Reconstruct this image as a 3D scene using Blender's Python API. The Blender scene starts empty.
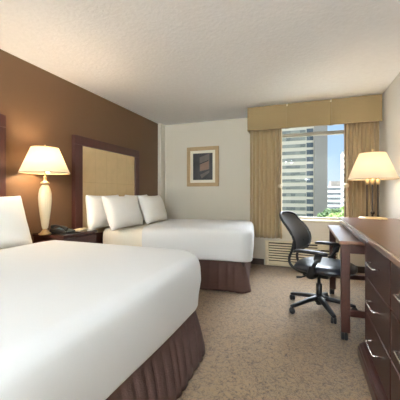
import bpy, bmesh, math, random
from mathutils import Vector, Matrix, noise
random.seed(7)
PI = math.pi
S = bpy.context.scene
C = S.collection

# ------------------------------------------------------------------ materials
def new_mat(name):
    m = bpy.data.materials.new(name); m.use_nodes = True
    nt = m.node_tree
    return m, nt, nt.nodes['Principled BSDF']

def srgb(r, g, b):
    f = lambda v: (v/255/12.92) if v/255 <= .04045 else ((v/255+.055)/1.055)**2.4
    return (f(r), f(g), f(b), 1)

def simple(name, col, rough=.6, metal=0, coat=0, bump=0, bscale=60, vary=0, vscale=8, sheen=0, stretch=(1, 1, 1)):
    m, nt, p = new_mat(name)
    p.inputs['Base Color'].default_value = col
    p.inputs['Roughness'].default_value = rough
    p.inputs['Metallic'].default_value = metal
    p.inputs['Coat Weight'].default_value = coat
    p.inputs['Coat Roughness'].default_value = .12
    p.inputs['Sheen Weight'].default_value = sheen
    tc = nt.nodes.new('ShaderNodeTexCoord')
    mp = nt.nodes.new('ShaderNodeMapping'); mp.inputs['Scale'].default_value = stretch
    nt.links.new(tc.outputs['Object'], mp.inputs['Vector'])
    if vary:
        n = nt.nodes.new('ShaderNodeTexNoise'); n.inputs['Scale'].default_value = vscale; n.inputs['Detail'].default_value = 5
        nt.links.new(mp.outputs[0], n.inputs['Vector'])
        r = nt.nodes.new('ShaderNodeValToRGB')
        r.color_ramp.elements[0].position = .3; r.color_ramp.elements[1].position = .7
        r.color_ramp.elements[0].color = tuple(c*(1-vary) for c in col[:3]) + (1,)
        r.color_ramp.elements[1].color = tuple(min(1, c*(1+vary)) for c in col[:3]) + (1,)
        nt.links.new(n.outputs['Fac'], r.inputs['Fac']); nt.links.new(r.outputs['Color'], p.inputs['Base Color'])
    if bump:
        n = nt.nodes.new('ShaderNodeTexNoise'); n.inputs['Scale'].default_value = bscale; n.inputs['Detail'].default_value = 4
        nt.links.new(mp.outputs[0], n.inputs['Vector'])
        b = nt.nodes.new('ShaderNodeBump'); b.inputs['Strength'].default_value = bump; b.inputs['Distance'].default_value = .01
        nt.links.new(n.outputs['Fac'], b.inputs['Height']); nt.links.new(b.outputs['Normal'], p.inputs['Normal'])
    return m

M = {}
M['brown_wall'] = simple('brown_wall_paint', srgb(102, 74, 48), .6, bump=.12, bscale=90)
M['beige_wall'] = simple('beige_wall_paper', srgb(218, 211, 196), .75, bump=.15, bscale=120)
M['right_wall'] = simple('pale_wall_paper', srgb(224, 221, 216), .75, bump=.15, bscale=120)
M['ceiling'] = simple('textured_ceiling', srgb(252, 252, 252), .9, bump=.45, bscale=34, vary=.02, vscale=20)
M['trim'] = simple('dark_baseboard', srgb(52, 38, 30), .5)
M['wood'] = simple('mahogany', srgb(60, 22, 13), .42, coat=.2, vary=.22, vscale=5, stretch=(12, 1, 12))
M['wood_top'] = simple('mahogany_top', srgb(94, 44, 31), .35, coat=.3, vary=.12, vscale=5, stretch=(12, 1, 1))
M['wood_edge'] = simple('top_edge_highlight', srgb(168, 140, 128), .25, coat=.6)  # highlight along the top's front edge, put into the band's pale colour
M['desk_top'] = simple('desk_laminate', srgb(128, 88, 68), .3, coat=.4, vary=.12, vscale=5, stretch=(12, 1, 1))
M['hb_wood'] = simple('headboard_wood', srgb(70, 34, 29), .4, coat=.3, vary=.15, vscale=4, stretch=(8, 8, 1))
M['steel'] = simple('brushed_nickel', srgb(215, 210, 205), .25, metal=1)
M['brass'] = simple('brass', srgb(226, 200, 150), .3, metal=.8)
M['bronze'] = simple('dark_bronze', srgb(52, 42, 34), .35, metal=.7)
M['linen'] = simple('white_linen', srgb(214, 215, 216), .85, bump=.08, bscale=9, sheen=.15)
M['pillow'] = simple('pillow_cotton', srgb(247, 245, 240), .85, bump=.1, bscale=12, sheen=.2)
M['mattress'] = simple('cream_sheet', srgb(226, 218, 202), .85, bump=.1, bscale=14)
M['skirt'] = simple('brown_skirt_fabric', srgb(68, 44, 37), .85, bump=.2, bscale=160, vary=.08, vscale=30)
M['skirt_dark'] = simple('dark_bed_base', srgb(40, 30, 26), .8)
M['curtain'] = simple('tan_curtain', srgb(184, 160, 120), .7, bump=.1, bscale=150, sheen=.25)
M['valance'] = simple('tan_valance', srgb(146, 124, 86), .75, bump=.15, bscale=150, sheen=.2)
M['hb_pad'] = simple('headboard_upholstery', srgb(206, 180, 136), .75, bump=.15, bscale=200, vary=.04, vscale=12)
M['hb_seam'] = simple('headboard_seam', srgb(176, 150, 112), .8)
M['frame_alu'] = simple('window_frame_metal', srgb(150, 142, 126), .5, metal=.2)
M['sill'] = simple('sill_paint', srgb(214, 202, 178), .6)
M['ptac'] = simple('unit_enamel', srgb(232, 220, 192), .5)
M['ptac_shade'] = simple('unit_recess_shade', srgb(58, 48, 36), .9)  # shade in the gaps behind the louvres, painted as a dark colour
M['black'] = simple('black_plastic', srgb(20, 22, 26), .42)
M['seat'] = simple('black_seat_vinyl', srgb(34, 38, 48), .38, bump=.2, bscale=12, coat=.15)
M['rubber'] = simple('caster_rubber', srgb(18, 18, 20), .6)
M['cream'] = simple('cream_ceramic', srgb(226, 212, 180), .3, coat=.5)
M['gold'] = simple('gilt_base', srgb(186, 160, 116), .35, metal=.3, coat=.3)
M['glass_top'] = simple('dark_glass_top', srgb(40, 34, 32), .08, coat=.8)
M['phone'] = simple('phone_black', srgb(22, 24, 26), .3)
M['key'] = simple('phone_key', srgb(112, 134, 140), .4)
M['paper'] = simple('note_paper', srgb(224, 210, 182), .8)
M['pic_frame'] = simple('gilt_picture_frame', srgb(186, 158, 118), .45, vary=.06, vscale=20)
M['mat'] = simple('picture_mat', srgb(238, 232, 214), .8)
M['print'] = simple('print_dark', srgb(56, 56, 58), .5, vary=.45, vscale=5)
M['print_mid'] = simple('print_mid', srgb(104, 96, 90), .5, vary=.2, vscale=6)
M['print_tan'] = simple('print_tan', srgb(134, 108, 92), .5, vary=.15, vscale=7)
M['print_black'] = simple('print_black', srgb(28, 26, 28), .5)
M['facade'] = simple('cream_concrete', srgb(206, 194, 174), .85, vary=.03, vscale=.2)
M['shaft'] = simple('grey_concrete', srgb(142, 134, 126), .85, vary=.03, vscale=.3)
M['white_tower'] = simple('white_concrete', srgb(238, 236, 232), .85)
M['ground'] = simple('street_ground', srgb(120, 122, 112), .9, vary=.15, vscale=.05)
M['bark'] = simple('bark', srgb(84, 68, 52), .9)

def m_mesh():
    m, nt, p = new_mat('mesh_back_fabric')
    p.inputs['Base Color'].default_value = srgb(28, 29, 34); p.inputs['Roughness'].default_value = .6
    p.inputs['Sheen Weight'].default_value = .15
    tc = nt.nodes.new('ShaderNodeTexCoord')
    w = nt.nodes.new('ShaderNodeTexVoronoi'); w.inputs['Scale'].default_value = 260
    nt.links.new(tc.outputs['Object'], w.inputs['Vector'])
    r = nt.nodes.new('ShaderNodeMath'); r.operation = 'GREATER_THAN'; r.inputs[1].default_value = .30
    nt.links.new(w.outputs['Distance'], r.inputs[0]); 
    mix = nt.nodes.new('ShaderNodeMath'); mix.operation = 'MULTIPLY_ADD'; mix.inputs[1].default_value = .12; mix.inputs[2].default_value = .88
    nt.links.new(r.outputs[0], mix.inputs[0]); nt.links.new(mix.outputs[0], p.inputs['Alpha'])
    return m
M['mesh'] = m_mesh()

def m_carpet():
    m, nt, p = new_mat('patterned_carpet'); N = nt.nodes; L = nt.links
    p.inputs['Roughness'].default_value = .95; p.inputs['Sheen Weight'].default_value = .2
    tc = N.new('ShaderNodeTexCoord')
    n0 = N.new('ShaderNodeTexNoise'); n0.inputs['Scale'].default_value = 11; n0.inputs['Detail'].default_value = 3
    L.new(tc.outputs['Object'], n0.inputs['Vector'])
    mx = N.new('ShaderNodeMixRGB'); mx.blend_type = 'LINEAR_LIGHT'; mx.inputs['Fac'].default_value = .12
    L.new(tc.outputs['Object'], mx.inputs['Color1']); L.new(n0.outputs['Color'], mx.inputs['Color2'])
    prev = None
    for i, (sc, th) in enumerate(((15, .065), (24, .08))):
        v = N.new('ShaderNodeTexVoronoi'); v.feature = 'DISTANCE_TO_EDGE'; v.inputs['Scale'].default_value = sc
        L.new(mx.outputs[0], v.inputs['Vector'])
        r = N.new('ShaderNodeMapRange'); r.inputs['From Min'].default_value = 0; r.inputs['From Max'].default_value = th
        r.inputs['To Min'].default_value = .0; r.inputs['To Max'].default_value = 1
        L.new(v.outputs['Distance'], r.inputs['Value'])
        if prev:
            q = N.new('ShaderNodeMath'); q.operation = 'MULTIPLY'
            L.new(prev, q.inputs[0]); L.new(r.outputs[0], q.inputs[1]); prev = q.outputs[0]
        else: prev = r.outputs[0]
    n1 = N.new('ShaderNodeTexNoise'); n1.inputs['Scale'].default_value = 45; n1.inputs['Detail'].default_value = 4
    L.new(tc.outputs['Object'], n1.inputs['Vector'])
    q = N.new('ShaderNodeMath'); q.operation = 'MULTIPLY_ADD'; q.inputs[1].default_value = .55
    L.new(prev, q.inputs[0]); L.new(n1.outputs['Fac'], q.inputs[2])
    r = N.new('ShaderNodeValToRGB'); e = r.color_ramp.elements
    e[0].position = .35; e[0].color = srgb(60, 44, 30); e[1].position = 1.12 if False else 1.0; e[1].color = srgb(128, 102, 70)
    e2 = r.color_ramp.elements.new(.72); e2.color = srgb(104, 81, 54)
    L.new(q.outputs[0], r.inputs['Fac']); L.new(r.outputs['Color'], p.inputs['Base Color'])
    b = N.new('ShaderNodeBump'); b.inputs['Strength'].default_value = .5; b.inputs['Distance'].default_value = .004
    L.new(q.outputs[0], b.inputs['Height']); L.new(b.outputs['Normal'], p.inputs['Normal'])
    return m
M['carpet'] = m_carpet()

def m_glass():
    m = bpy.data.materials.new('window_glass'); m.use_nodes = True; nt = m.node_tree; nt.nodes.clear()
    o = nt.nodes.new('ShaderNodeOutputMaterial'); t = nt.nodes.new('ShaderNodeBsdfTransparent'); g = nt.nodes.new('ShaderNodeBsdfGlossy')
    t.inputs['Color'].default_value = (.95, .97, .97, 1); g.inputs['Roughness'].default_value = .02
    x = nt.nodes.new('ShaderNodeMixShader'); x.inputs[0].default_value = .003
    nt.links.new(t.outputs[0], x.inputs[1]); nt.links.new(g.outputs[0], x.inputs[2]); nt.links.new(x.outputs[0], o.inputs[0])
    return m
M['glass'] = m_glass()

def m_shade():
    m = bpy.data.materials.new('lit_lamp_shade'); m.use_nodes = True; nt = m.node_tree; nt.nodes.clear()
    o = nt.nodes.new('ShaderNodeOutputMaterial'); t = nt.nodes.new('ShaderNodeBsdfTranslucent'); d = nt.nodes.new('ShaderNodeBsdfDiffuse')
    t.inputs['Color'].default_value = srgb(214, 196, 162); d.inputs['Color'].default_value = srgb(248, 236, 208)
    x = nt.nodes.new('ShaderNodeMixShader'); x.inputs[0].default_value = .5
    e = nt.nodes.new('ShaderNodeEmission'); e.inputs['Color'].default_value = (1, .86, .66, 1); e.inputs['Strength'].default_value = .16
    a = nt.nodes.new('ShaderNodeAddShader')
    nt.links.new(t.outputs[0], x.inputs[1]); nt.links.new(d.outputs[0], x.inputs[2])
    nt.links.new(x.outputs[0], a.inputs[0]); nt.links.new(e.outputs[0], a.inputs[1]); nt.links.new(a.outputs[0], o.inputs[0])
    return m
M['shade'] = m_shade()

def m_emit(name, col, s):
    m = bpy.data.materials.new(name); m.use_nodes = True; nt = m.node_tree; nt.nodes.clear()
    o = nt.nodes.new('ShaderNodeOutputMaterial'); e = nt.nodes.new('ShaderNodeEmission')
    e.inputs['Color'].default_value = col; e.inputs['Strength'].default_value = s; nt.links.new(e.outputs[0], o.inputs[0])
    return m

def m_officeglass(name, c1, c2, sx):
    m, nt, p = new_mat(name); N = nt.nodes; L = nt.links
    p.inputs['Roughness'].default_value = .25
    tc = N.new('ShaderNodeTexCoord'); sp = N.new('ShaderNodeSeparateXYZ'); L.new(tc.outputs['Object'], sp.inputs[0])
    a = N.new('ShaderNodeMath'); a.operation = 'MULTIPLY'; a.inputs[1].default_value = sx; L.new(sp.outputs['X'], a.inputs[0])
    f = N.new('ShaderNodeMath'); f.operation = 'FLOOR'; L.new(a.outputs[0], f.inputs[0])
    z = N.new('ShaderNodeMath'); z.operation = 'MULTIPLY'; z.inputs[1].default_value = .31; L.new(sp.outputs['Z'], z.inputs[0])
    fz = N.new('ShaderNodeMath'); fz.operation = 'FLOOR'; L.new(z.outputs[0], fz.inputs[0])
    cb = N.new('ShaderNodeCombineXYZ'); L.new(f.outputs[0], cb.inputs[0]); L.new(fz.outputs[0], cb.inputs[1])
    w = N.new('ShaderNodeTexWhiteNoise'); L.new(cb.outputs[0], w.inputs['Vector'])
    r = N.new('ShaderNodeValToRGB'); r.color_ramp.elements[0].color = c1; r.color_ramp.elements[1].color = c2
    L.new(w.outputs['Value'], r.inputs['Fac']); L.new(r.outputs['Color'], p.inputs['Base Color'])
    return m
M['oglass'] = m_officeglass('office_glass', srgb(104, 106, 100), srgb(150, 148, 136), .45)
M['oglass_dark'] = m_officeglass('office_glass_dark', srgb(66, 74, 80), srgb(96, 102, 106), .4)

def m_leaf(name, a, b):
    m, nt, p = new_mat(name); N = nt.nodes; L = nt.links; p.inputs['Roughness'].default_value = .8
    tc = N.new('ShaderNodeTexCoord'); n = N.new('ShaderNodeTexNoise'); n.inputs['Scale'].default_value = 1.3; n.inputs['Detail'].default_value = 6
    L.new(tc.outputs['Object'], n.inputs['Vector'])
    r = N.new('ShaderNodeValToRGB'); r.color_ramp.elements[0].position = .35; r.color_ramp.elements[1].position = .65
    r.color_ramp.elements[0].color = a; r.color_ramp.elements[1].color = b
    L.new(n.outputs['Fac'], r.inputs['Fac']); L.new(r.outputs['Color'], p.inputs['Base Color'])
    return m
M['leaf'] = m_leaf('tree_leaves', srgb(96, 122, 60), srgb(168, 188, 104))
M['leaf_dark'] = m_leaf('tree_leaves_dark', srgb(66, 88, 56), srgb(118, 138, 84))

# ------------------------------------------------------------------ helpers
def obj(name, bm, mat, parent=None, smooth=False, bevel=0, seg=2, label=None):
    me = bpy.data.meshes.new(name)
    bmesh.ops.recalc_face_normals(bm, faces=bm.faces)
    bm.to_mesh(me); bm.free()
    if mat: me.materials.append(mat)
    for p in me.polygons: p.use_smooth = smooth
    o = bpy.data.objects.new(name, me); C.objects.link(o)
    if parent: o.parent = parent
    if bevel:
        b = o.modifiers.new('Bevel', 'BEVEL'); b.width = bevel; b.segments = seg; b.limit_method = 'ANGLE'; b.angle_limit = .6
        if smooth is False:
            for p in me.polygons: p.use_smooth = False
    if label: o['label'] = label
    return o

def tag(o, label, cat, group=None):
    o['label'] = label; o['category'] = cat
    if group: o['group'] = group
    return o

def thing(name, label, cat, loc=(0, 0, 0), rz=0, group=None):
    o = bpy.data.objects.new(name, None); C.objects.link(o)
    o.empty_display_size = .1; o.location = loc; o.rotation_euler = (0, 0, rz)
    return tag(o, label, cat, group)

def struct(name, bm, mat, parent=None, **k):
    o = obj(name, bm, mat, parent, **k)
    if not parent: o['kind'] = 'structure'
    return o

def box(bm, x0, x1, y0, y1, z0, z1, mtx=None):
    vs = [bm.verts.new(p) for p in ((x0, y0, z0), (x1, y0, z0), (x1, y1, z0), (x0, y1, z0), (x0, y0, z1), (x1, y0, z1), (x1, y1, z1), (x0, y1, z1))]
    if mtx is not None:
        for v in vs: v.co = mtx @ v.co
    for f in ((0, 3, 2, 1), (4, 5, 6, 7), (0, 1, 5, 4), (1, 2, 6, 5), (2, 3, 7, 6), (3, 0, 4, 7)):
        bm.faces.new([vs[i] for i in f])
    return vs

def B(*a, **k):
    bm = bmesh.new(); box(bm, *a, **k); return bm

def lathe(prof, n=32, cx=0, cy=0, bm=None, cap=True, flute=0, nf=0):
    bm = bm or bmesh.new(); rings = []
    for r, z in prof:
        ring = []
        for i in range(n):
            a = 2*PI*i/n
            rr = r*(1+flute*math.cos(nf*a)) if flute else r
            ring.append(bm.verts.new((cx+rr*math.cos(a), cy+rr*math.sin(a), z)))
        rings.append(ring)
    for a, b in zip(rings, rings[1:]):
        for i in range(n): bm.faces.new((a[i], a[(i+1) % n], b[(i+1) % n], b[i]))
    if cap:
        bm.faces.new(rings[0][::-1]); bm.faces.new(rings[-1])
    return bm

def tube(pts, r, n=10, bm=None, sx=1.0, closed=False):
    """round tube along points; r may be a list; sx flattens along the second axis"""
    bm = bm or bmesh.new(); pts = [Vector(p) for p in pts]; rings = []
    m = len(pts)
    for i, p in enumerate(pts):
        if closed: d = pts[(i+1) % m]-pts[i-1]
        else: d = pts[min(i+1, m-1)]-pts[max(i-1, 0)]
        d.normalize()
        up = Vector((0, 0, 1)) if abs(d.z) < .9 else Vector((0, 1, 0))
        u = d.cross(up).normalized(); v = d.cross(u).normalized()
        rr = r[i] if isinstance(r, (list, tuple)) else r
        rings.append([bm.verts.new(p+u*rr*math.cos(2*PI*k/n)+v*rr*sx*math.sin(2*PI*k/n)) for k in range(n)])
    pr = list(zip(rings, rings[1:])) + ([(rings[-1], rings[0])] if closed else [])
    for a, b in pr:
        for k in range(n): bm.faces.new((a[k], a[(k+1) % n], b[(k+1) % n], b[k]))
    if not closed:
        bm.faces.new(rings[0][::-1]); bm.faces.new(rings[-1])
    return bm

def catmull(pts, k=6):
    pts = [Vector(p) for p in pts]; out = []
    P = [pts[0]] + pts + [pts[-1]]
    for i in range(1, len(P)-2):
        a, b, c, d = P[i-1], P[i], P[i+1], P[i+2]
        for j in range(k):
            t = j/k
            out.append(.5*((2*b)+(c-a)*t+(2*a-5*b+4*c-d)*t*t+(3*b-a-3*c+d)*t**3))
    out.append(pts[-1]); return out

def copy_tree(o, parent=None):
    c = o.copy(); C.objects.link(c)
    if parent: c.parent = parent
    for ch in list(o.children): copy_tree(ch, c)
    return c

# ------------------------------------------------------------------ room shell
XL, XR, YW, YP, YB, HC = -2.61, .97, 4.56, 4.95, -3.6, 2.44
struct('floor', B(XL-.15, XR+.15, YB-.15, YP+.15, -.12, 0), M['carpet'])
struct('ceiling', B(XL-.15, XR+.15, YB-.15, YP+.15, HC, HC+.15), M['ceiling'])
struct('wall_left', B(XL-.15, XL, YB-.15, YP+.15, 0, HC), M['brown_wall'])
struct('wall_right', B(XR, XR+.15, YB-.15, YP+.15, 0, HC), M['right_wall'])
struct('wall_back', B(XL, XR, YB-.15, YB, 0, HC), M['beige_wall'])
struct('wall_front', B(XL, -.85, YP, YP+.15, 0, HC), M['beige_wall'])
struct('trim_1', B(XL, XL+.07, 4.79, YP, 0, HC), M['beige_wall'])       # pale pier in the corner
# window wall with opening
WX0, WX1, WZ0, WZ1 = -.42, .80, .72, 2.2
bm = bmesh.new()
box(bm, -.85, WX0, YW, YP+.15, 0, HC); box(bm, WX1, XR, YW, YP+.15, 0, HC)
box(bm, WX0, WX1, YW, YW+.2, 0, WZ0); box(bm, WX0, WX1, YW, YW+.2, WZ1, HC)
struct('wall_window', bm, M['beige_wall'])
struct('trim_2', B(WX0-.0, WX1, YW-.02, YW+.2, WZ0-.03, WZ0+.005), M['sill'], bevel=.004)
struct('baseboard_front', B(XL+.07, -.85, YP-.012, YP, 0, .09), M['trim'])
bm = bmesh.new(); box(bm, -.85, -.60, YW-.012, YW, 0, .09); box(bm, .53, XR, YW-.012, YW, 0, .09)
struct('baseboard_window', bm, M['trim'])
struct('baseboard_left', B(XL, XL+.012, YB, 4.79, 0, .09), M['trim'])
struct('baseboard_right', B(XR-.012, XR, YB, YW-.012, 0, .09), M['trim'])
# window
GY = YW+.12
bm = bmesh.new()
box(bm, WX0, WX0+.045, GY-.03, GY+.03, WZ0, WZ1); box(bm, WX1-.045, WX1, GY-.03, GY+.03, WZ0, WZ1)
box(bm, WX0+.045, WX1-.045, GY-.03, GY+.03, WZ0, WZ0+.04); box(bm, WX0+.045, WX1-.045, GY-.03, GY+.03, WZ1-.04, WZ1)
w = struct('window_1', bm, M['frame_alu'], bevel=.004)
obj('transom_bar', B(WX0+.045, WX1-.045, GY-.025, GY+.025, 2.0, 2.055), M['frame_alu'], w, bevel=.004)
obj('glass_pane', B(WX0+.045, WX1-.045, GY-.003, GY+.003, WZ0+.04, 2.0), M['glass'], w)
obj('glass_pane', B(WX0+.045, WX1-.045, GY-.003, GY+.003, 2.055, WZ1-.04), M['glass'], w)

# ------------------------------------------------------------------ valance and curtains
t = thing('window_valance', 'tan fabric box valance with pleats across the top of the window', 'valance', (0, 0, 2.07))
VX0, VX1, VY = -.82, .955, 4.33
def panel(x0, x1, top=.355):
    bm = bmesh.new(); n = 16; G = []
    for i in range(n+1):
        u = i/n; x = x0+(x1-x0)*u; col = []
        for z in (0, .02, .12, .24, top):
            edge = .010*(1-z/top)*(1-abs(2*u-1)**6)
            col.append(bm.verts.new((x, VY-.004-edge-.004*math.sin(u*9+z*7), z)))
        for z in (top, 0): col.append(bm.verts.new((x, VY+.014, z)))
        G.append(col)
    for a, b in zip(G, G[1:]):
        k = len(a)
        for j in range(k): bm.faces.new((a[j], b[j], b[(j+1) % k], a[(j+1) % k]))
    bm.faces.new(G[0]); bm.faces.new(G[-1][::-1])
    return bm
for a, b in ((VX0, -.252), (-.230, .329), (.351, VX1)):
    obj('valance_panel', panel(a, b), M['valance'], t, smooth=False)
for x in (-.24, .34):
    bm = bmesh.new(); box(bm, x-.03, x+.03, VY+.03, VY+.036, .0, .33)
    obj('inverted_pleat', bm, M['valance'], t)
obj('side_return', B(VX0, VX0+.012, VY+.016, YW-.004, 0, .355), M['valance'], t)
obj('mounting_board', B(VX0+.014, VX1-.002, VY+.024, YW-.004, .335, .355), M['sill'], t)

def curtain(x0, x1, y, z0, z1, pleats, amp, seed, gather=0):
    bm = bmesh.new(); rnd = random.Random(seed)
    n = pleats*28; rows = 26; ph = [rnd.uniform(-.5, .5) for _ in range(pleats+2)]; am = [rnd.uniform(.7, 1.25) for _ in range(pleats+2)]
    G = []
    for j in range(rows+1):
        v = j/rows; row = []
        for i in range(n+1):
            u = i/n; k = u*pleats; ki = int(min(k, pleats-1)); fr = k-ki
            fs = fr*fr*(3-2*fr); a = am[ki]*(1-fs)+am[ki+1]*fs; p = ph[ki]*(1-fs)+ph[ki+1]*fs
            w = math.sin(2*PI*k+p*1.2*(1-v))
            w = math.copysign(abs(w), w)
            x = x0+(x1-x0)*u+.012*math.sin(4*PI*k)*math.sin(PI*u)
            row.append(bm.verts.new((x, y+amp*a*w*(1-.25*v)+.006*math.sin(v*5+k), z0+(z1-z0)*v)))
        G.append(row)
    for a, b in zip(G, G[1:]):
        for i in range(n): bm.faces.new((a[i], a[i+1], b[i+1], b[i]))
    return bm
def mk_curtain(x0, x1, z0, pleats, seed, label, parent_rot=0):
    t = thing('curtain', label, 'curtain', (0, 0, 0), 0, 'curtains either side of the window')
    o = obj('drape', curtain(x0, x1, 4.46, z0, 2.36, pleats, .046, seed), M['curtain'], t, smooth=True)
    s = o.modifiers.new('Solidify', 'SOLIDIFY'); s.thickness = .003; s.offset = 0
    return t
mk_curtain(-.80, -.32, .44, 8, 3, 'tan pleated curtain hanging left of the window above the heater unit')
mk_curtain(.52, .945, .44, 8, 5, 'tan pleated curtain behind the desk lamp with brass base, right of the window')
for x, lab in ((-.345, 'small cream round holdback knob on the curtain left of the window'), (.545, 'small cream round holdback knob on the curtain right of the window')):
    bm = lathe([(.004, 0), (.03, .002), (.034, .008), (.03, .016), (.012, .022), (.002, .024)], 20)
    bm.transform(Matrix.Translation((x, 4.415, 1.23)) @ Matrix.Rotation(PI/2, 4, 'X'))
    kb = obj('holdback_knob', bm, M['cream'], None, smooth=True); tag(kb, lab, 'curtain holdback', 'curtain holdback knobs')

# ------------------------------------------------------------------ heater / air unit
t = thing('wall_air_unit', 'beige louvred heating and cooling unit set low under the window', 'air conditioner', (-.045, YW, 0))
hw = .53
bm = bmesh.new(); fy = -.075
box(bm, -hw, -hw+.05, fy, -.002, .015, .37); box(bm, hw-.05, hw, fy, -.002, .015, .37)
box(bm, -hw+.05, hw-.05, fy, -.002, .015, .05)
obj('case', bm, M['ptac'], t, bevel=.006)
obj('top_grille', B(-hw-.004, hw+.004, fy-.006, -.002, .371, .392), M['ptac'], t, bevel=.005)
obj('recess', B(-hw+.051, hw-.051, -.02, -.004, .052, .37), M['ptac_shade'], t)
obj('control_door', B(.22, hw-.055, fy-.004, -.035, .30, .368), M['ptac'], t, bevel=.004)
for k in range(8):
    z = .072+k*.038
    L_ = 2*hw-.11 if z < .28 else .745
    mt = Matrix.Translation((-hw+.055, fy+.018, z)) @ Matrix.Rotation(.0, 4, 'Y') @ Matrix.Rotation(.75, 4, 'X')
    obj('louvre', B(0, L_, -.0135, .0135, -.004, .004, mtx=mt), M['ptac'], t, bevel=.002)

# ------------------------------------------------------------------ picture
t = thing('framed_picture', 'framed dark print of a window with white mat on the far beige wall', 'picture', (-1.76, YP-.003, 1.615))
W, Hh, f = .31, .365, .068
bm = bmesh.new()
box(bm, -W, W, -.03, 0, Hh-f, Hh); box(bm, -W, W, -.03, 0, -Hh, -Hh+f)
box(bm, -W, -W+f, -.03, 0, -Hh+f, Hh-f); box(bm, W-f, W, -.03, 0, -Hh+f, Hh-f)
obj('frame', bm, M['pic_frame'], t, bevel=.006)
obj('mat_board', B(-W+f+.001, W-f-.001, -.012, -.002, -Hh+f+.001, Hh-f-.001), M['mat'], t)
a, b = .19, .245
pr_ = obj('print', B(-a, a, -.0135, -.0125, -b, b), M['print'], t)
def quad(pts, y):
    bm = bmesh.new(); f1 = [bm.verts.new((x, y, z)) for x, z in pts]; f2 = [bm.verts.new((x, y+.0006, z)) for x, z in pts]
    bm.faces.new(f1); bm.faces.new(f2[::-1]); n = len(pts)
    for i in range(n): bm.faces.new((f1[i], f1[(i+1) % n], f2[(i+1) % n], f2[i]))
    return bm
obj('printed_window_light', quad([(-.06, .17), (.13, .235), (.13, -.05), (-.06, -.09)], -.0145), M['print_mid'], pr_)
obj('printed_tan_patch', quad([(-.05, .04), (.12, .10), (.12, -.05), (-.05, -.08)], -.0155), M['print_tan'], pr_)
obj('printed_window_bar', quad([(-.06, .055), (.11, .115), (.11, .10), (-.06, .04)], -.0165), M['print_black'], pr_)
obj('printed_floor_light', quad([(-.05, -.15), (.13, -.07), (.13, -.11), (-.02, -.22)], -.0145), M['print_mid'], pr_)

# ------------------------------------------------------------------ headboards
def headboard(y0, y1, ztop, label, arch=0):
    t = thing('headboard', label, 'headboard', (XL+.002, (y0+y1)/2, .1), 0, 'dark wood headboards with beige panels')
    hw = (y1-y0)/2; f = .125; H_ = ztop-.1
    def prof(o, zlo, th0, th1, n=14, zt=None):
        bm = bmesh.new(); P = []
        hh = hw-o
        P = [(-hh, zlo), (hh, zlo)]
        for i in range(n+1):
            u = 1-2*i/n; P.append((hh*u, (zt if zt else H_)-o*0+arch*(1-u*u)))
        f1 = [bm.verts.new((th0, y, z)) for y, z in P]; f2 = [bm.verts.new((th1, y, z)) for y, z in P]
        bm.faces.new(f1[::-1]); bm.faces.new(f2); m = len(P)
        for i in range(m): bm.faces.new((f1[i], f1[(i+1) % m], f2[(i+1) % m], f2[i]))
        return bm
    obj('back_board', prof(.002, .0, .0, .02), M['hb_wood'], t)
    # frame: stiles and rails
    bm = bmesh.new()
    box(bm, .02, .055, -hw, -hw+f, 0, H_-.11); box(bm, .02, .055, hw-f, hw, 0, H_-.11)
    box(bm, .02, .055, -hw+f, hw-f, .0, .5)
    n = 14; A = []
    for i in range(n+1):
        u = -1+2*i/n
        A.append([bm.verts.new((x, hw*u, z)) for x, z in ((.02, H_-.11), (.055, H_-.11), (.055, H_+arch*(1-u*u)), (.02, H_+arch*(1-u*u)))])
    for p, q in zip(A, A[1:]):
        for j in range(4): bm.faces.new((p[j], q[j], q[(j+1) % 4], p[(j+1) % 4]))
    bm.faces.new(A[0]); bm.faces.new(A[-1][::-1])
    obj('frame', bm, M['hb_wood'], t, bevel=.005)
    pb = obj('upholstered_panel', B(.0205, .046, -hw+f+.003, hw-f-.003, .503, H_-.113), M['hb_pad'], t, bevel=.01, seg=3)
    bm = bmesh.new()
    for k in range(1, 5):
        yy = -hw+f+(2*hw-2*f)*k/5; box(bm, .0455, .0468, yy-.0015, yy+.0015, .52, H_-.125)
    for zz in (.83, 1.16):
        box(bm, .0455, .0468, -hw+f+.015, hw-f-.015, zz-.0015, zz+.0015)
    obj('seam', bm, M['hb_seam'], pb)
    return t
headboard(2.66, 4.06, 1.82, 'dark wood framed headboard with beige panel, behind the far bed')
headboard(.10, 1.83, 1.83, 'dark wood headboard seen as a vertical edge at the left behind the near bed', arch=.05)

# ------------------------------------------------------------------ beds
def outline(L, W, r, n=12, o=0):
    """closed outline: head at x=0, foot at x=L, y in -W/2..W/2, rounded at the foot; o = outward offset; returns (point, normal, arclength)"""
    hw = W/2; pts = []
    cx = L-r
    def seg(p, q, nrm, step=.012):
        d = (Vector(q)-Vector(p)).length; k = max(2, int(d/step))
        for i in range(k): pts.append((Vector(p).lerp(Vector(q), i/k), Vector(nrm)))
    def arc(c, a0, a1, step=.012):
        k = max(4, int(abs(a1-a0)*r/step))
        for i in range(k):
            a = a0+(a1-a0)*i/k; nn = Vector((math.cos(a), math.sin(a))); pts.append((Vector(c)+nn*r, nn))
    seg((0, -hw), (cx, -hw), (0, -1)); arc((cx, -hw+r), -PI/2, 0)
    seg((L, -hw+r), (L, hw-r), (1, 0)); arc((cx, hw-r), 0, PI/2)
    seg((cx, hw), (0, hw), (0, 1)); pts.append((Vector((0, hw)), Vector((0, 1))))
    out = []; s = 0
    for i, (p, n_) in enumerate(pts):
        if i: s += (p-pts[i-1][0]).length
        out.append((p, n_, s))
    return out

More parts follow.
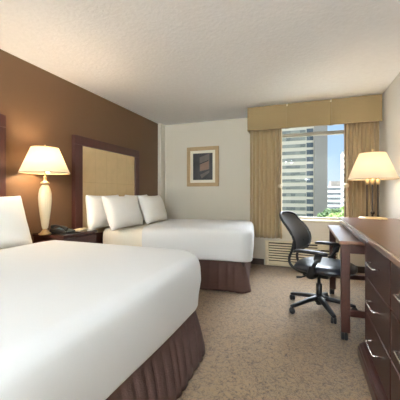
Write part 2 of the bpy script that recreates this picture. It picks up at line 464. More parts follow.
def skirt(L, W, r, h, seed, pitch, amp, split=False):
    rnd = random.Random(seed); ol = outline(L, W, r); bm = bmesh.new(); rows = 12
    tot = ol[-1][2]; npl = int(tot/pitch); jit = [rnd.uniform(-.25, .25) for _ in range(npl+3)]; dep = [rnd.uniform(.6, 1.2) for _ in range(npl+3)]
    # two corner positions
    hw = W/2; sc = [L-r + r*PI/4, L-r+r*PI/2+(W-2*r)+r*PI/4]
    G = []
    for j in range(rows+1):
        v = j/rows   # 0 bottom, 1 top
        row = []
        for p, n_, s in ol:
            k = s/pitch; ki = int(k); fr = k-ki
            kk = k+jit[ki]*(1-fr)+jit[ki+1]*fr
            c = abs(math.sin(PI*kk))**.45
            d = dep[ki]*(1-fr)+dep[ki+1]*fr
            off = -.012-.045*v**2+amp*d*(c-.4)*(1-.35*v)+.028*(1-v)
            for q in sc:
                off += .045*math.exp(-((s-q)/.09)**2)*(1-v)
            x = p.x+n_.x*off; y = p.y+n_.y*off
            row.append(bm.verts.new((x, y, .012+.006*math.sin(s*6)*(1-v)+(h-.012)*v)))
        G.append(row)
    for a, b in zip(G, G[1:]):
        for i in range(len(a)-1): bm.faces.new((a[i], a[i+1], b[i+1], b[i]))
    return bm

def shell(L, W, r, z0, z1, x0, off, seed, wave=.004, round_=.07, cr=None):
    """soft cover: sides, rounded edge and top, from x0 to the foot"""
    ol = [q for q in outline(L, W, r) if q[0].x >= x0-1e-6]
    bm = bmesh.new(); rings = []
    prof = [(z0, -.018), (z0+.012, -.012), (z0+(z1-z0)*.2, -.008), (z0+(z1-z0)*.5, .008), (z1-round_*1.2, .004)]
    for k in range(1, 9):
        a = k/8*PI/2; prof.append((z1-round_+round_*math.sin(a), -round_*1.3*(1-math.cos(a))))
    G = []
    for z, o in prof:
        row = []
        for p, n_, s in ol:
            w = wave*noise.noise(Vector((s*2.3, z*3, seed)))*2
            sag = .01*math.sin(s*3.1+seed)*(1 if z < z0+.02 else 0)
            if o < -.12:      # towards the middle: shrink the plan
                hw = W/2; tx = min(max(p.x, 0), L-r); 
                qx = p.x+n_.x*(o+off); qy = p.y+n_.y*(o+off)
            else:
                qx = p.x+n_.x*(o+off+w); qy = p.y+n_.y*(o+off+w)
            row.append(bm.verts.new((qx, qy, z+sag+off*(.6 if z > z1-.05 else 0)+.004*noise.noise(Vector((qx*2, qy*2, seed))))))
        G.append(row)
    for a, b in zip(G, G[1:]):
        for i in range(len(a)-1): bm.faces.new((a[i], a[i+1], b[i+1], b[i]))
    # top: rings shrinking to a spine down the middle of the bed
    hw = W/2; K = 7; prev = G[-1]; rim = [v.co.copy() for v in G[-1]]
    xm = min(c.x for c in rim)
    for k in range(1, K+1):
        row = []
        for c in rim:
            sp_ = Vector((min(max(c.x, xm), L-hw), 0, z1))
            q = c.lerp(sp_, k/K); q.z += .005*noise.noise(Vector((q.x*1.8, q.y*1.8, seed+3)))+.003
            row.append(bm.verts.new(q))
        for i in range(len(row)-1): bm.faces.new((prev[i], prev[i+1], row[i+1], row[i]))
        prev = row
    bmesh.ops.remove_doubles(bm, verts=bm.verts, dist=2e-4)
    return bm

def bed(x, y, rz, W, zt, zs, label, slabel, xfold, seed, pitch, amp, L=1.90, cr=.2, si=.0):
    t = thing('bed', label, 'bed', (x, y, 0), rz, 'beds side by side')
    hw = W/2
    obj('base', B(.02, L-.09, -hw+.07, hw-.07, .0, zs-.01), M['skirt_dark'], t, bevel=.02)
    m = bmesh.new(); 
    mb = shell(L-.035, W-.07, cr-.03, zs+.03, zt-.035, .0, 0, seed+9, wave=.002)
    o = obj('mattress', mb, M['mattress'], t, smooth=True, label='cream fitted sheet over the mattress')
    s = o.modifiers.new('Solidify', 'SOLIDIFY'); s.thickness = .01; s.offset = -1
    sk = obj('bed_skirt', skirt(L-.02-si, W-.05, max(.05, cr-.02), zs+.05, seed, pitch, amp), M['skirt'], t, smooth=True)
    s = sk.modifiers.new('Solidify', 'SOLIDIFY'); s.thickness = .003; s.offset = -1
    d = obj('bedspread', shell(L, W, cr, zs, zt, xfold, .006, seed), M['linen'], None, smooth=True)
    d.location = (x, y, 0); d.rotation_euler = (0, 0, rz)
    s = d.modifiers.new('Solidify', 'SOLIDIFY'); s.thickness = .012; s.offset = -1
    tag(d, slabel, 'bedspread', 'white bedspreads on the beds')
    return t
# near bed: far foot corner about (-.69, 1.99)
RZ1 = math.radians(-.5)
def bed_place(fx, fy, rz, W, L):   # position so the far foot corner is (fx, fy)
    # local corner (L, W/2)
    return fx-(L*math.cos(rz)-W/2*math.sin(rz)), fy-(L*math.sin(rz)+W/2*math.cos(rz))
L1, W1 = 1.86, 1.86
bx1, by1 = bed_place(-.66, 2.0, RZ1, W1, L1)
bed(bx1, by1, RZ1, W1, .70, .36, 'large near bed with brown pleated skirt, filling the left foreground', 'smooth white bedspread covering the near bed in the left foreground', .42, 1, .085, .022, L1, .27, -.02)
RZ2 = math.radians(9.5)
L2, W2 = 1.83, 1.25
def bed_place2(fx, fy, rz, W, L):  # near foot corner
    return fx-(L*math.cos(rz)+W/2*math.sin(rz)), fy-(L*math.sin(rz)-W/2*math.cos(rz))
bx2, by2 = bed_place2(-.545, 3.18, RZ2, W2, L2)
bed(bx2, by2, RZ2, W2, .71, .345, 'smaller far bed with brown box pleated skirt, under the framed picture', 'smooth white bedspread covering the far bed beside the window wall', .52, 4, .11, .022, L2, .14, .045)

# pillows
def pillow_bm(W=.70, H=.46, T=.19, seed=0):
    bm = bmesh.new(); n = 22; m = 16; top = {}; bot = {}
    for i in range(n+1):
        for j in range(m+1):
            u = -1+2*i/n; v = -1+2*j/m
            e = max(0, (1-abs(u)**3.2))**.55*max(0, (1-abs(v)**3.2))**.55
            # edges pull in between corners
            x = u*W/2*(1-.055*(1-v*v)); z = v*H/2*(1-.07*(1-u*u))
            th = T/2*e+.006*noise.noise(Vector((u*3, v*3, seed)))*e
            x += .004*noise.noise(Vector((u*2, v*2, seed+5))); 
            a = bm.verts.new((x, -th-.001, z))
            top[i, j] = a
            bot[i, j] = a if i in (0, n) or j in (0, m) else bm.verts.new((x, th+.001, z))
    for i in range(n):
        for j in range(m):
            bm.faces.new((top[i, j], top[i+1, j], top[i+1, j+1], top[i, j+1]))
            q = (bot[i, j], bot[i, j+1], bot[i+1, j+1], bot[i+1, j])
            bm.faces.new(q)
    return bm
protop = None
def pillow(x, y, z, lean, yaw, label, seed=0, group='white pillows leaning on the headboards', W=.70, H=.46, roll=0):
    o = obj('pillow', pillow_bm(W, H, seed=seed), M['pillow'], None, smooth=True)
    o.matrix_world = Matrix.Translation((x, y, z)) @ Matrix.Rotation(yaw, 4, 'Z') @ Matrix.Rotation(-lean, 4, 'Y') @ Matrix.Rotation(PI/2, 4, 'Z') @ Matrix.Rotation(roll, 4, 'Y')
    sb = o.modifiers.new('Subd', 'SUBSURF'); sb.levels = 1; sb.render_levels = 1
    tag(o, label, 'pillow', group)
    return o
def P2(lx, ly):
    c, s = math.cos(RZ2), math.sin(RZ2); return bx2+lx*c-ly*s, by2+lx*s+ly*c
ZT2 = .675
for px, py, ln, lab, W_, H_, yw in ((-2.43, 3.04, .10, 'white pillow against the far headboard, rear one on the lamp side', .68, .45, .03), (-2.43, 3.82, .10, 'white pillow against the far headboard, rear one on the picture side', .68, .45, .03),
                        (-2.17, 3.09, .34, 'white pillow on the far bed, front one on the lamp side', .76, .45, .05), (-2.16, 3.83, .34, 'white pillow on the far bed, front one on the picture side', .74, .45, .07)):
    pillow(px, py, ZT2+.215, ln, yw, lab, seed=py*10+px, W=W_, H=H_)
pillow(-2.26, 1.47, ZT2+.215, .34, RZ1, 'white pillow at the left edge of the photo on the near bed', seed=11, W=.68, H=.47)

# ------------------------------------------------------------------ nightstand
t = thing('nightstand', 'dark wood nightstand with glass top between the two beds', 'nightstand', (XL+.03, 2.36, 0))
w2 = .24; D = .40
obj('body', B(0, D-.02, -w2+.01, w2-.01, .08, .665), M['wood'], t, bevel=.004)
obj('plinth', B(0.01, D-.04, -w2+.02, w2-.02, 0, .08), M['wood'], t)
obj('tabletop', B(-.005, D, -w2, w2, .666, .692), M['wood'], t, bevel=.004)
obj('glass_top', B(0, D-.005, -w2+.005, w2-.005, .6925, .699), M['glass_top'], t, label='dark reflective glass top')
for z0, z1 in ((.50, .655), (.30, .49), (.1, .29)):
    d = obj('drawer', B(D-.019, D-.002, -w2+.02, w2-.02, z0, z1), M['wood'], t, bevel=.004)
    bm = lathe([(.006, 0), (.006, .012), (.014, .018), (.014, .024), (.004, .028)], 16)
    bm.transform(Matrix.Translation((D-.0015, 0, (z0+z1)/2+.01)) @ Matrix.Rotation(PI/2, 4, 'Y'))
    obj('knob', bm, M['steel'], d, smooth=True)
t.scale = (1, 1, 1.028)
ZN = .7195
# telephone
t = thing('telephone', 'black desk telephone with pale keys on the nightstand beside the lamp foot', 'telephone', (-2.33, 2.26, ZN), math.radians(12))
bm = bmesh.new()
vs = [(-.09, -.085, 0), (.09, -.085, 0), (.09, .085, 0), (-.09, .085, 0), (-.09, -.085, .045), (.09, -.085, .02), (.09, .085, .02), (-.09, .085, .045)]
v = [bm.verts.new(p) for p in vs]
for f_ in ((0, 3, 2, 1), (4, 5, 6, 7), (0, 1, 5, 4), (1, 2, 6, 5), (2, 3, 7, 6), (3, 0, 4, 7)): bm.faces.new([v[i] for i in f_])
obj('body', bm, M['phone'], t, bevel=.006)
bm = tube(catmull([(-.085, -.055, .062), (-.05, -.055, .074), (0, -.055, .070), (.05, -.055, .058), (.085, -.055, .036)]), [.02, .02, .019, .017, .015, .014, .013, .012, .012, .012, .012, .012, .012, .012, .013, .014, .015, .016, .017, .018, .019, .02, .02, .02, .02], 12)
obj('handset', bm, M['phone'], t, smooth=True)
for i in range(4):
    for j in range(3):
        x = -.045+i*.034; y = -.005+j*.03; z = .0335-(x)*.139
        obj('key', B(x-.012, x+.012, y-.010, y+.010, z-.001, z+.005), M['key'], t, bevel=.001)
nt_ = obj('notepad', B(-.05, .05, -.075, .075, 0, .008), M['paper'], None); nt_.location = (-2.33, 2.50, ZN+.0005); nt_.rotation_euler = (0, 0, .15)
tag(nt_, 'small cream notepad lying at the far end of the nightstand', 'notepad')

# bedside lamp
def shade_part(t, zb, zt_, rb, rt, seams=True):
    bm = lathe([(rb, zb), (rt, zt_)], 48, cap=False)
    o = obj('lamp_shade', bm, M['shade'], t, smooth=True)
    s = o.modifiers.new('Solidify', 'SOLIDIFY'); s.thickness = .002; s.offset = 0
    for z, r in ((zb, rb), (zt_, rt)):
        tr = obj('trim', tube([(r*math.cos(2*PI*k/48), r*math.sin(2*PI*k/48), z) for k in range(48)], .0035, 6, closed=True), M['gold'], o, smooth=True)
    # spider
    bm = bmesh.new()
    for k in range(3):
        a = 2*PI*k/3; tube([(0, 0, zt_-.012), (rt*math.cos(a), rt*math.sin(a), zt_-.003)], .0018, 6, bm)
    obj('spider', bm, M['brass'], o)
    return o
def point(name, loc, e, col, r, parent):
    l = bpy.data.lights.new(name, 'POINT'); l.energy = e; l.color = col; l.shadow_soft_size = r
    o = bpy.data.objects.new(name, l); C.objects.link(o); o.location = loc; o.parent = parent
    return o
WARM = (1, .78, .54)
t = thing('bedside_lamp', 'cream urn lamp with glowing shade on the nightstand', 'lamp', (-2.38, 2.09, ZN))
obj('foot', lathe([(.052, 0), (.058, .006), (.056, .014), (.04, .022), (.034, .034), (.022, .044), (.02, .056)], 32), M['gold'], t, smooth=True, label='gilt round foot')
obj('urn', lathe([(.019, .056), (.026, .064), (.034, .11), (.044, .19), (.054, .28), (.058, .35), (.056, .40), (.047, .445), (.033, .475), (.024, .485)], 64, flute=.03, nf=16), M['cream'], t, smooth=True)
obj('collar', lathe([(.02, .486), (.036, .492), (.042, .502), (.036, .512), (.016, .52), (.012, .555), (.018, .561), (.012, .567)], 32), M['gold'], t, smooth=True)
obj('stem', lathe([(.006, .567), (.006, .85)], 12), M['brass'], t, smooth=True)
obj('finial', lathe([(.004, .85), (.010, .856), (.011, .864), (.006, .872), (.002, .876)], 16), M['brass'], t, smooth=True)
shade_part(t, .60, .845, .222, .121)
bulbm = m_emit('bulb_glow', (1, .75, .45, 1), 12)
obj('bulb', lathe([(.012, .60), (.022, .63), (.03, .66), (.022, .685), (.006, .695)], 20, cx=.035), bulbm, t, smooth=True)
point('bulb_light', (0, 0, .735), 10, WARM, .05, t)

# ------------------------------------------------------------------ credenza (long dresser)
ZT = .84; FX = .385
t = thing('dresser', 'long dark mahogany dresser with drawers along the right wall', 'dresser', (0, 0, 0))
YA, YE = .95, 2.19
obj('carcass', B(FX+.021, XR-.015, YA, YE, .10, .803), M['wood'], t, bevel=.003)
obj('side_panel', B(FX, XR-.015, YE+.001, YE+.022, .10, .803), M['wood'], t, bevel=.003)
bm = bmesh.new()
pf = [(.345, 0), (.345, .062), (.352, .07), (.352, .084), (.366, .092), (.372, .099), (.5, .099), (.5, 0)]
a = [bm.verts.new((x, YA, z)) for x, z in pf]; b = [bm.verts.new((x, YE+.035, z)) for x, z in pf]
bm.faces.new(a); bm.faces.new(b[::-1])
for i in range(len(pf)): bm.faces.new((a[i], a[(i+1) % 8], b[(i+1) % 8], b[i]))
obj('plinth', bm, M['wood'], t, bevel=.002)
obj('plinth_return', B(.501, XR-.015, YE-.1, YE+.035, 0, .098), M['wood'], t)
obj('dresser_top', B(.385, XR-.003, YA, 3.76, .805, ZT), M['wood_top'], t, bevel=.003)
obj('edge_band', B(.369, .3845, YA, 3.76, .806, ZT+.001), M['wood_edge'], t, bevel=.006, seg=3, label='glossy edge band of the top, its highlight painted pale')
obj('apron', B(.39, .41, YE+.024, 3.75, .768, .8045), M['wood'], t, bevel=.002)
obj('wall_cleat', B(.93, XR-.004, YE+.03, 3.75, .768, .8045), M['wood'], t)
obj('rear_leg', B(.905, XR-.015, 3.69, 3.75, .0, .767), M['wood'], t, bevel=.003)
rows = [(.105, .325), (.331, .561), (.567, .797)]
hz = (.225, .465, .70)
cols = [(1.60, 2.185), (1.00, 1.594)]
first = None
for (y0, y1) in cols:
    for (z0, z1), zh in zip(rows, hz):
        d = obj('drawer', B(FX, FX+.02, y0+.003, y1-.003, z0, z1), M['wood'], t, bevel=.003)
        yc = (y0+y1)/2
        bm = bmesh.new()
        tube(catmull([(FX-.001, yc+.09, zh), (FX-.03, yc+.09, zh), (FX-.036, yc+.075, zh), (FX-.037, yc, zh), (FX-.036, yc-.075, zh), (FX-.03, yc-.09, zh), (FX-.001, yc-.09, zh)], 4), .0048, 8, bm)
        obj('handle', bm, M['steel'], d, smooth=True, label='brushed metal bar handle')

# ------------------------------------------------------------------ rolling desk
t = thing('rolling_desk', 'brown wooden desk table on casters pulled out from under the dresser top', 'desk', (0, 0, 0))
DX0, DX1, DY0, DY1 = .245, .90, 2.39, 3.54
obj('tabletop', B(DX0, DX1, DY0, DY1, .735, .762), M['desk_top'], t, bevel=.006, seg=3)
obj('apron', B(DX0+.075, DX1-.08, DY0+.03, DY0+.055, .665, .7345), M['wood'], t, bevel=.002)
obj('apron', B(DX0+.075, DX1-.08, DY1-.055, DY1-.03, .665, .7345), M['wood'], t, bevel=.002)
obj('apron', B(DX0+.03, DX0+.05, DY0+.08, DY1-.08, .69, .7345), M['wood'], t, bevel=.002)
for x in (DX0+.015, DX1-.08):
    for y in (DY0+.015, DY1-.08):
        g = obj('leg', B(x, x+.062, y, y+.062, .065, .7345), M['wood'], t, bevel=.004)
        cx, cy = x+.025, y+.027
        c = obj('caster_stem', B(cx-.008, cx+.008, cy-.008, cy+.008, .045, .0645), M['steel'], g)
        bm = bmesh.new()
        for s in (-1, 1):
            q = lathe([(.018, -.0115), (.027, -.010), (.029, 0), (.027, .010), (.018, .0115)], 20)
            q.transform(Matrix.Translation((cx+s*.012, cy-.004, .0295)) @ Matrix.Rotation(PI/2, 4, 'Y'))
            me = bpy.data.meshes.new('tmp'); q.to_mesh(me); q.free(); bm.from_mesh(me); bpy.data.meshes.remove(me)
        obj('caster', bm, M['rubber'], g, smooth=True)
for y in (DY0+.034, DY1-.061):
    obj('stretcher', B(DX0+.075, DX1-.0755, y, y+.026, .185, .235), M['wood'], t, bevel=.003)

# ------------------------------------------------------------------ desk lamp (three stems)
t = thing('desk_lamp', 'three-stem lamp with brass base and glowing shade at the end of the dresser', 'lamp', (.70, 3.60, ZT+.0015), math.radians(-4))
bm = bmesh.new()
def octo(hx, hy, ch, z): return [(-hx+ch, -hy, z), (hx-ch, -hy, z), (hx, -hy+ch, z), (hx, hy-ch, z), (hx-ch, hy, z), (-hx+ch, hy, z), (-hx, hy-ch, z), (-hx, -hy+ch, z)]
R = [[bm.verts.new(p) for p in octo(*q)] for q in ((.135, .085, .05, 0), (.135, .085, .05, .012), (.115, .068, .045, .022), (.06, .04, .02, .027))]
for a, b in zip(R, R[1:]):
    for i in range(8): bm.faces.new((a[i], a[(i+1) % 8], b[(i+1) % 8], b[i]))
bm.faces.new(R[0][::-1]); bm.faces.new(R[-1])
obj('base', bm, M['gold'], t)
for x in (-.052, 0, .052):
    s = obj('stem', lathe([(.011, .024), (.013, .03), (.0075, .04), (.0075, .40), (.0075, .43)], 16, cx=x), M['bronze'], t, smooth=True)
    obj('brass_cap', lathe([(.009, .375), (.016, .382), (.02, .40), (.019, .425), (.010, .435)], 20, cx=x), M['brass'], s, smooth=True)
obj('ball', lathe([(.002, .045), (.014, .05), (.021, .062), (.021, .07), (.014, .083), (.002, .088)], 20, cy=-.022), M['bronze'], t, smooth=True)
obj('cross_bar', B(-.065, .065, -.006, .006, .436, .446), M['brass'], t)
obj('centre_rod', lathe([(.004, .446), (.004, .75)], 10), M['brass'], t)
obj('finial', lathe([(.004, .75), (.010, .755), (.010, .762), (.003, .77)], 14), M['brass'], t, smooth=True)
shade_part(t, .435, .722, .243, .128)
obj('bulb', lathe([(.012, .49), (.022, .52), (.03, .55), (.022, .575), (.006, .585)], 20, cx=.04), bulbm, t, smooth=True)
point('bulb_light', (0, 0, .60), 3.0, WARM, .05, t)

# ------------------------------------------------------------------ office chair
t = thing('office_chair', 'black mesh-back office chair with armrests on five casters, facing the desk', 'chair', (.13, 2.985, 0), math.radians(-20))
rz = math.radians(-20)
obj('base_hub', lathe([(.03, .072), (.042, .076), (.048, .11), (.038, .14), (.03, .145)], 24), M['black'], t, smooth=True)
obj('gas_column', lathe([(.027, .05), (.027, .25), (.024, .252), (.016, .253), (.016, .35)], 20), M['black'], t, smooth=True)
for a in (218, 146, 74, 2, -70):
    a = math.radians(a)-rz; c, s = math.cos(a), math.sin(a)
    g = obj('base_leg', tube(catmull([(.03*c, .03*s, .115), (.12*c, .12*s, .104), (.23*c, .23*s, .082), (.315*c, .315*s, .064)], 4), [.032, .031, .030, .029, .028, .027, .026, .025, .024, .023, .022, .021, .018], 10, sx=.75), M['black'], t, smooth=True)
    obj('caster_stem', lathe([(.006, .045), (.006, .07)], 10, cx=.305*c, cy=.305*s), M['steel'], g)
    bm = bmesh.new(); w_ = a+1.1
    for sg in (-1, 1):
        q = lathe([(.016, -.0115), (.025, -.009), (.0265, 0), (.025, .009), (.016, .0115)], 20)
        q.transform(Matrix.Translation((.305*c+.012*sg*math.cos(w_), .305*s+.012*sg*math.sin(w_), .027)) @ Matrix.Rotation(w_, 4, 'Z') @ Matrix.Rotation(PI/2, 4, 'Y'))
        me = bpy.data.meshes.new('tmp'); q.to_mesh(me); q.free(); bm.from_mesh(me); bpy.data.meshes.remove(me)
    obj('caster', bm, M['rubber'], g, smooth=True)
obj('seat_mechanism', B(-.13, .11, -.09, .09, .325, .385), M['black'], t, bevel=.015, seg=3)
obj('tilt_lever', tube([(-.02, -.09, .365), (-.05, -.17, .36), (-.09, -.22, .345), (-.13, -.235, .34)], [.007, .007, .008, .012], 8), M['black'], t, smooth=True)
# seat cushion: superellipse plan with waterfall front
bm = bmesh.new(); n = 26; top = {}
def seat_pt(u, v, side):
    e = max(0, 1-abs(u)**3.5)**.4*max(0, 1-abs(v)**3.5)**.4
    x = .265*u*(1-.06*v*v); y = .255*v*(1-.05*u*u)
    zt_ = .430+.048*e-.012*math.exp(-(u*u+v*v)*2)-.03*max(0, u-.4)**2*2
    zb_ = .425-.045*e
    return (x+.06, y, zt_ if side else zb_)
T_, B_ = {}, {}
for i in range(n+1):
    for j in range(n+1):
        u, v = -1+2*i/n, -1+2*j/n
        # squircle map
        uu = u*math.sqrt(1-v*v*.28); vv = v*math.sqrt(1-u*u*.28)
        p = seat_pt(u, v, 1); q = seat_pt(u, v, 0)
        p = (.06+(p[0]-.06)*math.sqrt(1-v*v*.2), p[1]*math.sqrt(1-u*u*.2), p[2]); q = (.06+(q[0]-.06)*math.sqrt(1-v*v*.2), q[1]*math.sqrt(1-u*u*.2), q[2])
        T_[i, j] = bm.verts.new(p)
        B_[i, j] = bm.verts.new(q)
for i in range(n):
    for j in range(n):
        bm.faces.new((T_[i, j], T_[i+1, j], T_[i+1, j+1], T_[i, j+1])); bm.faces.new((B_[i, j], B_[i, j+1], B_[i+1, j+1], B_[i+1, j]))
for k in range(n):
    for a, b in (((k, 0), (k+1, 0)), ((k, n), (k+1, n)), ((0, k), (0, k+1)), ((n, k), (n, k+1))):
        bm.faces.new((T_[a], T_[b], B_[b], B_[a]))
obj('seat', bm, M['seat'], t, smooth=True)
# backrest
def back_pt(u, v):  # u -1..1 lateral, v 0..1 height
    z = .545+.378*v
    hw = .185+.035*math.sin(PI*min(1, v*1.05))+.004*v
    lumb = .05*math.sin(PI*min(1, .15+v*.95))
    x = -.245+lumb-.115*v**1.6
    x += .055*u*u
    return Vector((x, hw*u, z-.035*u*u*u*u*v+.03*u*u*u*u*(1-v)))
bm = bmesh.new(); G = []
nu, nv = 18, 16
for j in range(nv+1): G.append([bm.verts.new(back_pt(-1+2*i/nu, j/nv)) for i in range(nu+1)])
for a, b in zip(G, G[1:]):
    for i in range(nu): bm.faces.new((a[i], a[i+1], b[i+1], b[i]))
mo = obj('mesh_backrest', bm, M['mesh'], t, smooth=True)
s = mo.modifiers.new('Solidify', 'SOLIDIFY'); s.thickness = .002
path = [back_pt(-1, v/14) for v in range(15)]+[back_pt(u/6, 1) for u in range(-5, 6)]+[back_pt(1, v/14) for v in range(14, -1, -1)]+[back_pt(u/6, 0) for u in range(5, -6, -1)]
obj('back_frame', tube(path, .0125, 8, closed=True), M['black'], t, smooth=True)
for s_ in (-1, 1):
    y = .10*s_
    obj('back_support', tube(catmull([(-.20, y*1.2, .65), (-.212, y*1.2, .59), (-.235, y, .535), (-.255, y, .48), (-.245, y, .42), (-.19, y*.9, .37), (-.11, y*.8, .352)], 5), .013, 10), M['black'], t, smooth=True)
    Y_ = .285*s_
    ap = obj('armrest', tube(catmull([(-.13, Y_*1.0, .592), (-.06, Y_, .600), (.05, Y_, .600), (.135, Y_*.98, .594), (.16, Y_*.97, .588)], 4), [.020, .028, .032, .036, .037, .038, .038, .038, .039, .039, .039, .039, .038, .036, .031, .024, .014], 12, sx=.45), M['black'], t, smooth=True)
    obj('arm_upright', tube(catmull([(.09, Y_, .594), (.07, Y_, .53), (.035, Y_, .46), (.01, Y_*.97, .385), (0, Y_*.75, .355), (0, Y_*.3, .35)], 5), .032, 10, sx=.5), M['black'], ap, smooth=True)

# ------------------------------------------------------------------ ceiling fill light added behind the viewpoint, unseen
t = thing('added_ceiling_fill', 'added round white ceiling light out of view, brightening the room', 'ceiling light', (-.6, -2.6, HC-.12))
obj('ceiling_plate', lathe([(.12, .09), (.12, .119)], 32), M['ptac'], t)
obj('diffuser', lathe([(.02, .0), (.16, .012), (.24, .04), (.27, .088)], 40), m_emit('fill_diffuser_glow', (.84, .93, 1, 1), 60), t, smooth=True)

# torchiere added by the back wall, out of view, as main fill light
t = thing('added_uplight_fill', 'added tall uplighter out of view by the back wall, a fill light', 'lamp', (.1, -3.1, 0))
obj('base', lathe([(.14, 0), (.14, .012), (.02, .03)], 32), M['bronze'], t, smooth=False)
obj('pole', lathe([(.012, .028), (.012, 1.55)], 16), M['bronze'], t, smooth=True)
obj('bowl', lathe([(.02, 1.54), (.09, 1.56), (.15, 1.62), (.165, 1.68)], 32, cap=False), M['bronze'], t, smooth=True)
obj('bulb', lathe([(.02, 1.565), (.05, 1.58), (.05, 1.59), (.02, 1.60)], 20), m_emit('fill_uplight_glow', (1, .9, .76, 1), 20), t, smooth=True)
point('bulb_light', (0, 0, 1.635), 850, (.80, .92, 1), .08, t)

# ------------------------------------------------------------------ outside
GZ = -28
o = struct('ground', B(-400, 500, 12, 900, GZ-1, GZ), M['ground'])
def ratio(px): 
    f = 285; yaw = math.atan(104.7/f); s, c = math.sin(yaw), math.cos(yaw); xc = (px-200)/f
    return (xc*c-s)/(c+xc*s)
# office tower
TY = 152.0
x1 = ratio(306.5)*TY; x2 = ratio(314)*TY; x3 = ratio(327.3)*TY
t = thing('office_tower', 'cream office tower with rows of ribbon windows seen through the window', 'building', (0, 0, GZ))
obj('wall', B(-34, x2, TY, TY+30, 0, 105), M['facade'], t)
obj('stair_shaft', B(x2+.02, x3, TY-1.5, TY+30, 0, 112), M['shaft'], t, label='plain grey concrete shaft')
fl = 3.52; k = 0
while 3+k*fl < 102:
    z = 3.0+k*fl
    obj('window_band', B(-33.5, x1-.3, TY-.25, TY-.02, z, z+1.65), M['oglass'], t)
    obj('corner_window', B(x1, x2-.3, TY-.2, TY-.02, z-.2, z+2.1), M['oglass_dark'], t)
    k += 1
# low office block
FY = 300.0
fx0, fx1 = ratio(326)*FY, ratio(352)*FY
t = thing('low_office_block', 'distant low grey office block right of the tower, above the trees', 'building', ((fx0+fx1)/2, FY, GZ))
hw = (fx1-fx0)/2
obj('wall', B(-hw, hw, 0, 25, 0, 36), M['white_tower'], t)
obj('roof_plant_room', B(-hw*.6, hw*.25, 4, 20, 36.01, 41), M['shaft'], t)
for k in range(6): obj('window_band', B(-hw, hw, -.4, -.02, 33.2-k*4.6-1.0, 33.2-k*4.6+1.4), M['oglass_dark'], t)
# balcony tower at the right edge
AY = 172.0
ax0 = ratio(345.5)*AY
t = thing('balcony_tower', 'white apartment tower with stacked balconies beside the right curtain', 'building', (ax0, AY, GZ))
obj('wall', B(0, 26, 0, 20, 0, 53), M['white_tower'], t)
for k in range(17): obj('balcony', B(-1.7, 24, -1.6, -.02, 2.5+k*3.0, 3.7+k*3.0), M['white_tower'], t)
for k in range(17): obj('window_band', B(.5, 24, -.1, -.01, 3.9+k*3.0, 5.2+k*3.0), M['oglass_dark'], t)
# trees
def tree(px, y, ztop, r, label, mat, seed):
    x = ratio(px)*y; rnd = random.Random(seed)
    t = thing('tree', label, 'tree', (x, y, GZ), 0, 'trees in the street below the window')
    H_ = ztop-GZ
    obj('trunk', tube([(0, 0, 0), (.2, .1, H_*.4), (0, 0, H_*.75)], [.45, .35, .2], 8), M['bark'], t, smooth=True)
    bm = bmesh.new()
    for q in range(16):
        a = rnd.uniform(0, 2*PI); rr = rnd.uniform(0, r*.6); h = H_*.62+(H_*.38-r*.5)*rnd.uniform(0, 1)
        c = Vector((rr*math.cos(a), rr*math.sin(a), h)); rad = r*rnd.uniform(.32, .55)
        ret = bmesh.ops.create_icosphere(bm, subdivisions=4, radius=rad, matrix=Matrix.Translation(c))
        for v in ret['verts']:
            d = (v.co-c); nn = noise.noise(v.co*1.1)+.7*noise.noise(v.co*2.7)
            v.co = c+d*(1+.38*nn)
    obj('foliage', bm, mat, t)
    return t
for i, (px, y, zt_, r, lab, mm) in enumerate((
    (331, 102, -3.6, 5.0, 'dark green tree between the office tower and the pale green tree', 'leaf_dark'),
    (338, 84, -4.1, 5.0, 'pale green leafy tree, the nearest and brightest of the trees outside', 'leaf'),
    (348, 122, -3.8, 5.5, 'green tree partly behind the right curtain edge', 'leaf'),
    (286, 118, -8.8, 5.0, 'tree top at the foot of the tower, beside the left curtain', 'leaf_dark'),
    (299, 137, -9.3, 5.0, 'tree top at the foot of the tower, beside the chair back', 'leaf_dark'),
    (311, 118, -8.8, 4.5, 'tree top at the foot of the tower, below its dark corner windows', 'leaf_dark'))):
    tree(px, y, zt_, r, lab, M[mm], 20+i)

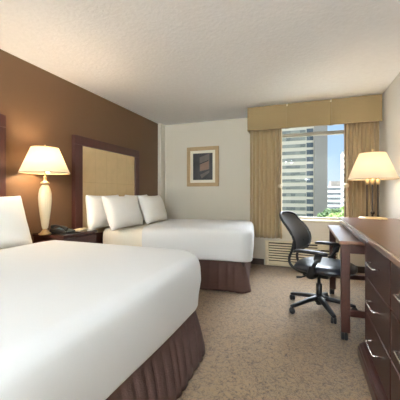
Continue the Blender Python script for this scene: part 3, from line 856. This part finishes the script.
# ------------------------------------------------------------------ sun, sky
sun = bpy.data.lights.new('sun', 'SUN'); sun.energy = .8; sun.angle = .01; sun.color = (1, .95, .88)
so = bpy.data.objects.new('sun', sun); C.objects.link(so); so.rotation_euler = (math.radians(52), 0, math.radians(-28))
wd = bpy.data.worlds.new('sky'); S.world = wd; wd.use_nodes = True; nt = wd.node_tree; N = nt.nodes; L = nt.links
bg = N['Background']; tc = N.new('ShaderNodeTexCoord'); sp = N.new('ShaderNodeSeparateXYZ'); L.new(tc.outputs['Generated'], sp.inputs[0])
r = N.new('ShaderNodeValToRGB'); e = r.color_ramp.elements
e[0].position = 0; e[0].color = srgb(226, 238, 250); e[1].position = .6; e[1].color = srgb(120, 176, 236)
e2 = r.color_ramp.elements.new(.12); e2.color = srgb(192, 220, 248)
L.new(sp.outputs['Z'], r.inputs['Fac']); 
# bright high sky added out of view beyond the window, to send daylight indoors
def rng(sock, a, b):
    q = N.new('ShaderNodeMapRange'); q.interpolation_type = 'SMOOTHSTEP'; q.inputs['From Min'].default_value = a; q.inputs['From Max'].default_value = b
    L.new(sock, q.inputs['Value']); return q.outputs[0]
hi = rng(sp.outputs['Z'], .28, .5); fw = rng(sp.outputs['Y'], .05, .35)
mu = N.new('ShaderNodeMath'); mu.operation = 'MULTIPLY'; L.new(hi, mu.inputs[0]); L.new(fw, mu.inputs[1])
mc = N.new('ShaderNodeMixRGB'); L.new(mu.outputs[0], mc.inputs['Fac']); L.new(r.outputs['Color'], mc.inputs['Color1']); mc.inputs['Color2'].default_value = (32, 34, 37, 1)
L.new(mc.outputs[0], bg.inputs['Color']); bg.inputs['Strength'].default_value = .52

# ------------------------------------------------------------------ camera
cam = bpy.data.cameras.new('camera'); co = bpy.data.objects.new('camera', cam); C.objects.link(co)
cam.sensor_fit = 'HORIZONTAL'; cam.sensor_width = 36; cam.lens = 285/400*36; cam.shift_y = -6.5/400
cam.clip_start = .02; cam.clip_end = 2000
co.location = (0, 0, 1.12); co.rotation_euler = (PI/2, 0, math.atan(104.7/285))
S.camera = co
S.view_settings.view_transform = 'Standard'; S.view_settings.look = 'None'; S.view_settings.gamma = 1
S.view_settings.exposure = 1.18
S.view_settings.use_curve_mapping = False
